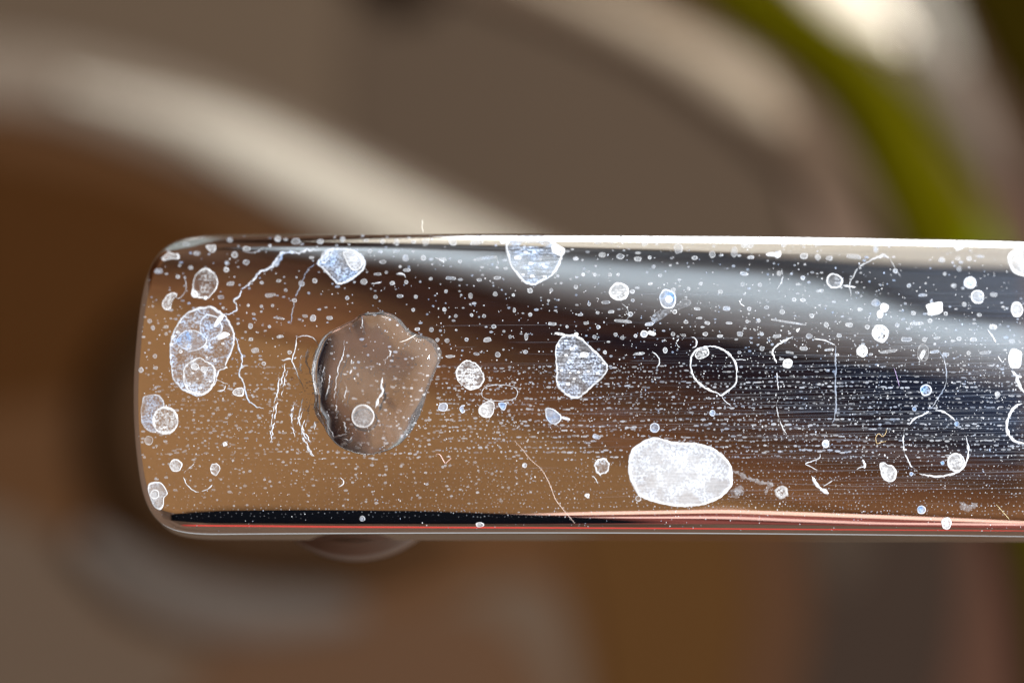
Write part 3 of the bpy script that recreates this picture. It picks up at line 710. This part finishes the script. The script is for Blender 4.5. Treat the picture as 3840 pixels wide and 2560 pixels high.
# --- middling spots
MED = """724,893,8,10 785,877,9,4 817,883,9 862,900,11 924,933,14,9 880,956,12 922,984,12,10 851,986,9 849,1011,10 715,1004,9 673,996,6 738,950,13,8 698,916,14,7
1042,896,12 1109,905,17,12 1201,906,13,10 1012,922,6 1071,898,8,5 595,1017,16,10 667,1038,8 693,1041,5 863,1063,14,8 828,1114,12,8 1012,1107,20,7 981,1060,8,6 1045,1053,10,6
1130,1063,12 1180,1053,10 1071,1088,7 1104,1126,10,7 931,1145,6 980,1148,6 1022,1146,6 837,1155,6 1144,1185,10,6 1173,1193,12,14 1236,1192,12,7 1050,1262,13,6 941,1272,9,6 939,1222,9,11
956,1314,15,10 1086,1321,8 989,1363,9 1010,1225,6 893,1213,7,5 1046,1193,20,4 561,1204,9 573,1229,8,10 623,1226,9,6 623,1252,6 581,1335,8 528,1388,9,11 583,1379,9,6 951,1177,7,5
1330,881,13,9 1284,898,11 1389,877,7 1372,902,10,5 1433,905,10 1487,908,9,13 1550,907,10,7 1596,908,14,14 1698,908,16,13 1787,910,24,9 1387,942,9 1485,943,13,7 1426,945,8,5 1520,968,13
1587,968,11 1435,982,12,7 1659,973,14,8 1724,981,9,7 1816,969,46,6 1448,1021,6 1525,1013,14,6 1416,1028,15,5 1502,1028,15,4 1470,1062,10,8 1523,1058,8 1364,1057,14,11 1408,1113,8 1301,1117,8
1500,1110,12,6 1559,1113,8 1691,1043,21,6 1615,1046,8,6 1797,1050,10,5 1864,1042,14,6 1764,1109,9,12 1857,1103,9 1672,1092,7 1549,1162,7 1666,1160,8 1709,1185,7 1768,1181,7 1815,1185,7
1851,1224,10,8 1827,1274,15,9 1565,1234,10,6 1617,1236,9 1676,1277,9 1640,1274,8 1749,1273,8 1866,1329,11 1929,1162,6,9 1973,1262,7,13 1688,1336,17,5 1786,1327,11,5 1971,1319,10,7
1925,1106,6 1988,1180,8 1988,1090,10 1913,1263,7 2159,970,10,7 2241,906,15,10 2416,910,13 2258,956,14,10 2325,962,14,10 2392,971,14,9 2436,966,7 2543,932,16,20 2605,967,11,8 2671,954,12,13
2451,1000,7 2186,1030,8 2230,1030,7 2091,1035,6 2159,1076,8 2067,1088,7 2287,1030,7 2317,1030,6 2475,1032,9,5 2371,1093,9 2372,1126,7 2272,1134,16,6 2209,1140,7 2176,1180,11,5 2291,1169,13,6
2241,1173,7 2363,1178,10 2335,1204,34,6 2197,1211,10,6 2243,1226,8 2071,1214,16,6 2126,1225,6 2229,1263,8 2308,1254,8 2333,1267,9,7 2383,1259,7 2434,1215,17,6 2572,1207,9,7 2701,1094,10,8
2628,1064,7 2582,1083,7 2614,1158,12,6 2725,1157,14,9 2652,1211,11,7 2524,1252,8 2563,1257,10,5 2644,1252,10,8 2700,1260,11,6 2494,1313,9,11 2268,1321,8 2396,1326,22,5 2438,1064,9,5 2524,1088,10
2530,1169,9 2801,914,26,18 2754,946,11,18 2939,919,9 3014,960,15,11 3067,912,18,9 3211,912,17,8 3284,933,10,15 3067,965,11 3109,968,13,9 3200,962,26,9 2815,965,13,6 2790,1027,15,7
2922,1025,10 2784,1066,8 2849,1068,8 3010,1042,9 3075,1091,14,7 2977,1123,9,8 3011,1125,10,6 2933,1170,10 2874,1153,10,7 3043,1184,9 2809,1158,8 2733,1211,12,5 2801,1205,7 2845,1202,8
2956,1208,65,4 2775,1252,13,9 2856,1252,9,7 2914,1260,17,6 3034,1260,13,10 3098,1218,9,11 3183,1218,14,9 3252,1226,9 3224,1160,10,7 3146,1258,10,8 3013,1307,16,8 2960,1321,16,5 3109,1311,18,5
2857,1307,9 3138,1330,9,5 2772,1321,8,6 3531,975,12,10 3591,969,10,8 3634,970,11,9 3676,962,14,5 3596,1008,10 3576,1071,11,9 3542,1027,7 3408,1071,8 3357,1016,9 3460,1107,16,6 3726,1105,13,9
3364,1219,9 3399,1272,20,8 3466,1273,9 3514,1267,13,5 3596,1270,10,8 3649,1273,13,8 3439,1213,26,6 3487,1203,9 3332,1317,34,6 3504,1319,18,6 3546,1329,14,8 3632,1323,8 3695,1322,22,6
3724,1226,16,9 3793,1279,12,8 3424,1174,9 3546,1176,8 3672,1180,10,8 3615,1141,9"""
taken = []
for tok in MED.split():
    q = [float(x) for x in tok.split(',')]; q += [q[2]]*(4-len(q)); taken.append(q)
restv, restf, resta = [], [], []
def to_stuff(m, store):
    if m is None: return
    b = len(store[0]); store[0].extend(m[0]); store[1].extend([tuple(x+b for x in f) for f in m[1]]); store[2].extend(m[2])
REST = ([], [], [])
taken.sort(key=lambda q: -q[2]*q[3])
PART_MAX = 292
for q in taken:
    pts = ell(q[0], q[1], q[2], q[3], rot=random.uniform(-.15, .15) if q[2] != q[3] else 0, lump=.13)
    kw = dict(rim=2.8, edge=random.uniform(.34, .7), film=random.uniform(.18, .36), blue=random.choice((.1, .15, .3)), grain=.4, h=14e-6)
    m = blob_mesh(pts, **kw)
    if m is None: continue
    if NPART[0] < PART_MAX: NPART[0] += 1; film_obj('limescale_spot', *m)
    else: to_stuff(m, REST)

# --- traces: cracks, rings and creeping crystals
def trace_mesh(pts, w0, op=.9, blue=.1, jit=2.5, wv=.5, close=False, h=35e-6, gap=0.):
    w0 *= .82; op *= .88
    q = catmull(pts, 8, close)
    L = sum(math.dist(a, b) for a, b in zip(q, q[1:]))
    n = int(max(8, L/4)); q = resample(q, n, close)
    q = jitter(q, jit, .11, random.random()*40)
    vs, fs, at = [], [], []; sd = random.random()*70; N_ = len(q)
    LAYER[0] = (LAYER[0]+1) % 7; lift = 8e-6+LAYER[0]*3e-6
    for i, (u, v) in enumerate(q):
        a = q[(i-1) % N_ if close else max(0, i-1)]; b = q[(i+1) % N_ if close else min(N_-1, i+1)]
        dx, dy = b[0]-a[0], b[1]-a[1]; l = math.hypot(dx, dy) or 1; nx, ny = -dy/l, dx/l
        s = i/(N_-1); e = 1 if close else min(1, 6*s+.25, 6*(1-s)+.25)
        wd = w0*e*(1+wv*1.6*noise.noise(Vector((i*.23, sd, 1))))
        o = op*(1+.35*noise.noise(Vector((i*.31, sd, 5))))
        if gap and noise.noise(Vector((i*.16, sd, 9))) > .32-gap*.4: o *= .12
        for k, (ss, hh) in enumerate(((-1, 0), (-.4, h), (.4, h), (1, 0))):
            p = lay(u+nx*wd/2*ss, v+ny*wd/2*ss, lift+hh)
            if p is None: return None
            vs.append(p); at.append((max(0, min(1, o*(1 if hh else .6))), blue, .15, 0))
    for i in range(N_ if close else N_-1):
        for k in range(3):
            a = i*4+k; b = ((i+1) % N_)*4+k; fs.append((a, b, b+1, a+1))
    return vs, fs, at
def trace(name, pts, w0, label=None, **kw):
    m = trace_mesh(pts, w0, **kw)
    return film_obj(name, *m, label=label) if m else None
trace('limescale_crack', [(1203,935),(1175,940),(1149,937),(1120,950),(1100,944),(1058,948),(1035,973),(1008,1004),(970,1027),(939,1057),(905,1088)], 9, 'branching white crack line running from the bright drop mark down to the largest pale spot', blue=.35, jit=8, wv=.7)
trace('limescale_crack', [(1060,950),(1042,985),(1010,1005)], 15, op=.55, blue=.6, jit=5)
trace('limescale_crack', [(905,1088),(897,1111),(876,1128),(887,1145),(885,1164),(862,1176),(835,1180)], 7, blue=.25, jit=5)
trace('limescale_crack', [(1188,988),(1160,1005),(1140,1035),(1125,1075),(1106,1120),(1098,1165),(1090,1215)], 4, op=.4, blue=.5, jit=5, gap=.6)
trace('limescale_crack', [(884,1265),(891,1288),(897,1314),(907,1337),(905,1368),(895,1402),(912,1433),(918,1467),(932,1502),(960,1525),(990,1531)], 8, op=.75, blue=.3, jit=4)
trace('limescale_crack', [(903,1380),(915,1372),(930,1372)], 9, op=.5)
trace('limescale_streak', [(811,1420),(830,1432),(855,1440)], 5); trace('limescale_streak', [(815,1465),(838,1462),(845,1445)], 5)
CR = [[(1045,1403),(1041,1465),(1029,1510),(1020,1577),(1014,1647)],[(1078,1390),(1066,1432),(1055,1490)],[(1165,1498),(1157,1535),(1149,1598)],
      [(1138,1539),(1126,1568),(1124,1593),(1136,1622),(1157,1676)],[(1132,1598),(1149,1635),(1167,1666)],[(1103,1510),(1093,1552),(1101,1618)],
      [(1219,1365),(1209,1399),(1205,1436),(1196,1469)],[(1290,1278),(1288,1316),(1273,1365),(1265,1407),(1257,1457),(1256,1494)],[(1317,1345),(1313,1399)],
      [(1236,1407),(1232,1457),(1221,1479)],[(1292,1432),(1298,1473),(1286,1508)],[(1288,1581),(1298,1622)],[(1165,1299),(1153,1340),(1151,1365),(1176,1419)],
      [(1130,1330),(1126,1365),(1132,1400)],[(1225,1581),(1252,1639)],[(1240,1640),(1275,1633),(1300,1625)],[(1289,1645),(1310,1648),(1322,1632)],
      [(1053,1351),(1085,1348),(1115,1342)],[(1360,1196),(1362,1225)],[(1258,1520),(1262,1550)],[(1228,1540),(1232,1560)],[(1181,1580),(1180,1610)],[(1458,1310),(1465,1325),(1450,1345)],[(1448,1345),(1440,1365)]]
for c in list(CR[:6]):
    for _k in range(1):
        du, dv = random.uniform(-32, 34), random.uniform(-40, 50)
        CR.append([(a+du+random.uniform(-5, 5), b+dv) for a, b in c])
for c in CR: trace('limescale_streak', c, random.uniform(4, 6.5), op=.8, blue=.12, jit=6, wv=.8, gap=.25)
trace('limescale_streak', [(1433,1415),(1429,1448),(1435,1465),(1418,1498),(1408,1529)], 10, 'thick white vertical crystal streak inside the water drop', op=1, jit=3, wv=.7)
trace('limescale_streak', [(1153,1310),(1148,1355),(1160,1380)], 9, op=.7, blue=.4, jit=4)
trace('limescale_ring', [(1114,1264),(1145,1260),(1174,1268),(1194,1295),(1182,1320),(1168,1349)], 4, op=.9, jit=3)
trace('limescale_ring', [(1114,1264),(1107,1307),(1095,1349),(1107,1382),(1128,1432),(1140,1455)], 5, op=.9, jit=3)
trace('limescale_ring', ell(1873,1473,66,30,n=14,lump=.02), 3.5, 'thin white stadium shaped ring right of the water drop', close=True, jit=1.5, op=.7)
trace('limescale_ring', [(2640,1300),(2690,1302),(2730,1325),(2757,1360),(2762,1400),(2757,1440),(2722,1470),(2704,1482),(2688,1473),(2645,1455),(2610,1425),(2592,1390),(2590,1350),(2605,1318)], 7.5, 'large unbroken white ring right of centre', close=True, jit=2.5, op=1)
trace('limescale_streak', [(2704,1482),(2720,1505),(2742,1523)], 4); trace('limescale_streak', [(2591,1262),(2608,1271),(2611,1294),(2595,1306)], 6); trace('limescale_streak', [(2545,1271),(2536,1287),(2549,1304)], 5, gap=.3)
trace('limescale_streak', [(2446,1317),(2469,1340),(2472,1363),(2463,1375)], 5)
trace('limescale_ring', [(2974,1262),(2945,1275),(2914,1295),(2897,1314),(2903,1340),(2910,1363)], 8, jit=3, op=1); trace('limescale_ring', [(3050,1272),(3083,1274),(3109,1283),(3131,1293)], 6, jit=2)
trace('limescale_streak', [(3132,1300),(3133,1370),(3132,1446),(3134,1528),(3122,1584)], 8, op=.4, blue=.4, jit=3); trace('limescale_streak', [(2913,1395),(2914,1425),(2919,1464)], 5)
trace('limescale_streak', [(2917,1500),(2911,1519),(2920,1565),(2936,1607),(2950,1632)], 6, gap=.2); trace('limescale_streak', [(2757,1349),(2780,1348),(2798,1350)], 4)
trace('limescale_streak', [(3161,1069),(3184,1074),(3209,1076)], 8, op=1); trace('limescale_streak', [(3215,1005),(3200,1035),(3186,1066),(3190,1111)], 5, op=.6); trace('limescale_streak', [(3220,998),(3250,985),(3275,970),(3310,958)], 6, op=.7)
trace('limescale_streak', [(3310,958),(3335,970),(3360,1010),(3378,1040)], 4, op=.5); trace('limescale_spot', [(3296,968),(3312,955),(3330,968)], 11, op=.6)
trace('limescale_ring', [(3410,1593),(3420,1577),(3437,1565),(3460,1555),(3483,1542)], 7, jit=2.5, op=1); trace('limescale_ring', [(3506,1538),(3525,1540),(3543,1547),(3565,1562),(3582,1577)], 7, 'upper arc of the broken ring, lower right', jit=2, op=1)
trace('limescale_ring', [(3621,1634),(3630,1675),(3628,1717),(3607,1758),(3571,1776),(3515,1786),(3449,1776)], 8, jit=2.5, op=1); trace('limescale_ring', [(3391,1605),(3387,1639),(3389,1685),(3398,1712),(3414,1744),(3442,1767)], 6, jit=2.5, gap=.5)
trace('limescale_streak', [(3523,1314),(3542,1356),(3548,1420),(3535,1465),(3502,1515),(3490,1535)], 5, op=.5, blue=.4, jit=3)
trace('limescale_ring', [(3834,1512),(3805,1525),(3783,1560),(3774,1600),(3786,1635),(3812,1657),(3850,1662)], 12, 'thick white arc cut off by the right edge of the picture', jit=2, op=1)
trace('limescale_streak', [(3792,1392),(3812,1410),(3818,1436),(3832,1462),(3846,1474)], 11, jit=5, op=1); trace('limescale_streak', [(3812,1412),(3830,1412)], 10, op=1)
trace('limescale_streak', [(3076,1701),(3072,1717),(3045,1728),(3020,1739),(3045,1752),(3065,1764)], 4.5, 'thin white chevron line right of the solid white oval', jit=1.5, op=1)
trace('limescale_streak', [(3042,1781),(3055,1805),(3070,1825),(3088,1838),(3106,1848)], 13, 'short thick white slash below the chevron line', jit=3, op=1, wv=.7); trace('limescale_streak', [(3088,1822),(3105,1812),(3122,1800)], 4)
trace('limescale_streak', [(3233,1721),(3243,1740),(3240,1755)], 12, op=1); trace('limescale_streak', [(3240,1750),(3226,1751),(3212,1760)], 4)
trace('limescale_streak', [(3703,1238),(3718,1255),(3726,1272),(3734,1285)], 7, op=1); trace('limescale_streak', [(3742,1335),(3752,1352),(3762,1360)], 5)
trace('limescale_streak', [(1276,1790),(1287,1800),(1286,1814),(1269,1825)], 5, 'small white hook shaped mark low on the left half', op=1, jit=1); trace('limescale_streak', [(2219,1783),(2233,1795),(2241,1813)], 4)
trace('limescale_ring', [(735,1730),(705,1757),(690,1770)], 4, gap=.3); trace('limescale_ring', [(690,1790),(700,1815),(722,1838),(745,1845)], 5); trace('limescale_ring', [(757,1842),(780,1832),(796,1815)], 5)
trace('limescale_ring', [(905,940),(902,915),(920,890),(940,876),(965,880),(985,895),(990,920)], 3.5, gap=.5, op=.7); trace('limescale_ring', [(905,940),(935,948),(968,942),(985,930)], 3, op=.5)
trace('limescale_streak', [(693,1045),(698,1075),(690,1100),(674,1118),(655,1114)], 3, op=.5)
trace('limescale_streak', [(1392,1063),(1410,1062),(1428,1060)], 5); trace('limescale_streak', [(1492,1025),(1510,1028),(1521,1040)], 5)
trace('limescale_streak', [(1860,968),(1867,985),(1858,1008)], 3, op=.5); trace('limescale_streak', [(1630,966),(1650,975),(1665,987)], 4)
trace('limescale_streak', [(2330,1138),(2352,1158),(2358,1185),(2342,1203)], 3.5, op=.5)
trace('limescale_streak', [(2930,1008),(2934,1040),(2926,1065),(2913,1085)], 4.5, op=.6); trace('limescale_streak', [(2770,1126),(2778,1140),(2791,1150)], 6, op=1)
trace('limescale_smear', [(2746,1763),(2790,1785),(2840,1805),(2905,1815)], 16, op=.22, jit=8, wv=.9); trace('limescale_smear', [(2790,1830),(2755,1850),(2735,1870)], 30, op=.15, jit=10, wv=.9); trace('limescale_smear', [(2870,1850),(2880,1830),(2900,1820)], 16, op=.15, jit=8)
trace('limescale_smear', [(3600,1885),(3630,1905),(3660,1892)], 24, op=.16, jit=8, wv=.9)

# --- the fine speckle: counted by nobody
def occupied(u, v, m=2):
    for q in taken:
        if abs(u-q[0]) < q[2]+m+3 and abs(v-q[1]) < q[3]+m+3: return True
    return False
def dot(u, v, rx, ry, op, blue, store, n=6, h=8e-6):
    pts = []
    r0 = random.random()*6
    vs, at = [], []
    for i in range(n):
        a = 2*math.pi*i/n+r0*.2; k = random.uniform(.82, 1.12)
        p = lay(u+rx*k*math.cos(a), v+ry*k*math.sin(a), 4e-6)
        if p is None: return
        vs.append(p); at.append((op, blue, 0, 0))
    p = lay(u, v, h+4e-6)
    if p is None: return
    vs.append(p); at.append((op*.75, blue, 0, 0))
    b = len(store[0]); store[0].extend(vs); store[2].extend(at)
    store[1].extend([(b+i, b+(i+1) % n, b+n) for i in range(n)])
def dens(u, v):   # how crowded the small spots are
    a = min(1, max(.25, (u-500)/2200))
    return a
# small rounds between the traced ones
for _ in range(1500):
    u = random.uniform(520, 3840); v = random.uniform(880, 1400)
    if occupied(u, v, 3): continue
    r = random.choice((3, 3.5, 4, 4.5, 5, 6)) * (1 if v > 1000 else 1.1)
    if random.random() < .45:
        taken.append([u, v, r, r]); dot(u, v, r*random.choice((1, 1, 1.6)), r*.85, random.uniform(.22, .45), random.choice((.1, .3, .5)), REST, 8)
for _ in range(500):
    u = random.uniform(530, 2000); v = random.uniform(1400, 1900)
    r = random.uniform(3, 6.5); dot(u, v, r*random.choice((1, 1, 1.4)), r*.8, random.uniform(.16, .36), .1, REST, 7)
# dotted rows that follow the length of the spout
v = 1375.
while v < 1935:
    big = 1 if v < 1700 else .75
    step = random.uniform(14, 24) if v < 1700 else random.uniform(12, 20)
    u = random.uniform(530, 560); strong = random.uniform(.5, 1.1)
    ph = random.random()*50
    while u < 3850:
        d = min(1., .30+(u-500)/2100)
        u += random.uniform(11, 34)/(.55+.6*d)
        if noise.noise(Vector((u*.004, ph, v*.01))) < -.42: continue
        vv = v+9*noise.noise(Vector((u*.004, ph, 2)))+random.uniform(-4.2, 4.2)+(1920-u)*.004
        rx = random.choice((2.6, 3, 3.5, 4, 5, 7, 10) if v < 1720 else (2.2, 2.8, 3.3, 4))*big*(.8+.3*strong)
        ry = min(rx, random.uniform(2.4, 4.2)*big*(.8+.3*strong))
        if occupied(u, vv, 0): continue
        indrop = 1200 < u < 1640 and 1200 < vv < 1690
        if indrop and random.random() < .7: continue
        dot(u, vv, rx, ry, random.uniform(.12, .5)*(.32+.62*d)*strong*(.5 if indrop else 1), .1+.3*d*random.random(), REST, 6)
    v += step
film_obj('limescale_speckle', *REST, stuff=True)
# pin-point glints of dust and grit
DUST = ([], [], [])
for _ in range(5200):
    u = random.uniform(520, 3840); v = random.uniform(880, 1990)
    if random.random() > (.2+.7*dens(u, v))*(1.15 if 1150 < v < 1700 else .6): continue
    if noise.noise(Vector((u*.006, v*.009, 4))) < -.25 and random.random() < .7: continue
    r = random.choice((1.1, 1.3, 1.6, 1.6, 2.1, 2.8 if random.random() < .3 else 1.5))
    dot(u, v, r, r*random.choice((1, 1, 1.5)), random.uniform(.5, 1), random.choice((0, 0, .1, .5)), DUST, 5, 14e-6)
film_obj('grit', *DUST, stuff=True)
# hairline scratches along the right half
SCR = ([], [], [])
for _ in range(420):
    L_ = random.uniform(120, 900); u0 = 3900-abs(random.gauss(0, 1))*900-L_*.5; v0 = random.triangular(1080, 1920, 1560)
    if u0 < 1500: continue
    sl = random.gauss(-.012, .02); wd = random.uniform(.4, .9); op = random.uniform(.02, .11)
    n = int(L_/60)+3; vs, at = [], []; ok = True
    bend = random.uniform(-14, 14)
    for i in range(n):
        s = i/(n-1); u = u0+L_*s; vv = v0+sl*L_*s+bend*s*(1-s)
        for k in (-1, 1):
            p = lay(min(u, 3900), vv+k*wd, 3e-6)
            if p is None: ok = False; break
            vs.append(p); at.append((op*min(1, 4*s, 4*(1-s)), .4, 0, 0))
        if not ok: break
    if not ok: continue
    b = len(SCR[0]); SCR[0].extend(vs); SCR[2].extend(at); SCR[1].extend([(b+2*i, b+2*i+1, b+2*i+3, b+2*i+2) for i in range(n-1)])
film_obj('hairline_scratches', *SCR, stuff=True)

spot('limescale_spot', ell(1360,1560,43,45,lump=.03), 'round white ring spot inside the lower part of the water drop', rim=6, edge=.95, film=.28, grain=.5)

# ------------------------------------------------------------------ hairs and lint lying on the tap
def fibre(pts, r, rgb, label, h=4e-5, spec=.5):
    q = resample(catmull(pts, 8), 40); vs, fs = [], []
    P3 = []
    for p in q:
        a = lay(p[0], p[1], h)
        if a is None: a = on_plane(p[0], p[1], -.0020)
        P3.append(a)
    for i, p in enumerate(P3):
        t = (P3[min(39, i+1)]-P3[max(0, i-1)]).normalized(); s = t.cross(Vector((0, 0, 1))).normalized(); u_ = s.cross(t)
        e = min(1, .4+i*.1, .4+(39-i)*.1)
        for k in range(6):
            a = 2*math.pi*k/6; vs.append(p+(s*math.cos(a)+u_*math.sin(a))*r*e)
    for i in range(39):
        for k in range(6): fs.append((i*6+k, i*6+(k+1) % 6, (i+1)*6+(k+1) % 6, (i+1)*6+k))
    fs += [tuple(range(5, -1, -1)), tuple(234+k for k in range(6))]
    o = mesh_obj('fibre', vs, fs, matte('fibre', rgb, 1.0, .5, scale=900, spec=spec)); tag(o, label, 'fibre'); return o
fibre([(1634,1703),(1648,1703),(1658,1718),(1669,1735),(1680,1728),(1692,1717)], 2.8e-5, (238,208,206), 'short pink v shaped fibre low on the spout, right of the water drop')
fibre([(3323,1607),(3322,1622),(3309,1636),(3295,1625),(3284,1639),(3288,1662),(3304,1657),(3322,1654)], 3.0e-5, (214,192,146), 'golden curled fibre on the dark right part, left of the broken ring')
fibre([(1926,1648),(1960,1685),(1988,1721),(2029,1758),(2054,1800),(2068,1832),(2084,1873),(2116,1914),(2155,1960)], 1.7e-5, (232,216,210), 'long thin pinkish hair running down to the lower edge near the middle')
fibre([(1583,824),(1584,838),(1582,852),(1588,872)], 3.6e-5, (225,225,220), 'tiny pale hair standing up over the upper edge of the spout')
fibre([(1498,1283),(1525,1275),(1560,1255)], 3.2e-5, (235,235,232), 'short white fibre on the upper right of the water drop')
fibre([(3352,1380),(3362,1410),(3372,1448)], 2.2e-5, (190,170,230), 'short violet hair on the dark right part above the golden fibre')
fibre([(3735,1890),(3760,1918),(3785,1946)], 2.2e-5, (225,215,170), 'straight pale hair near the lower right edge of the spout')
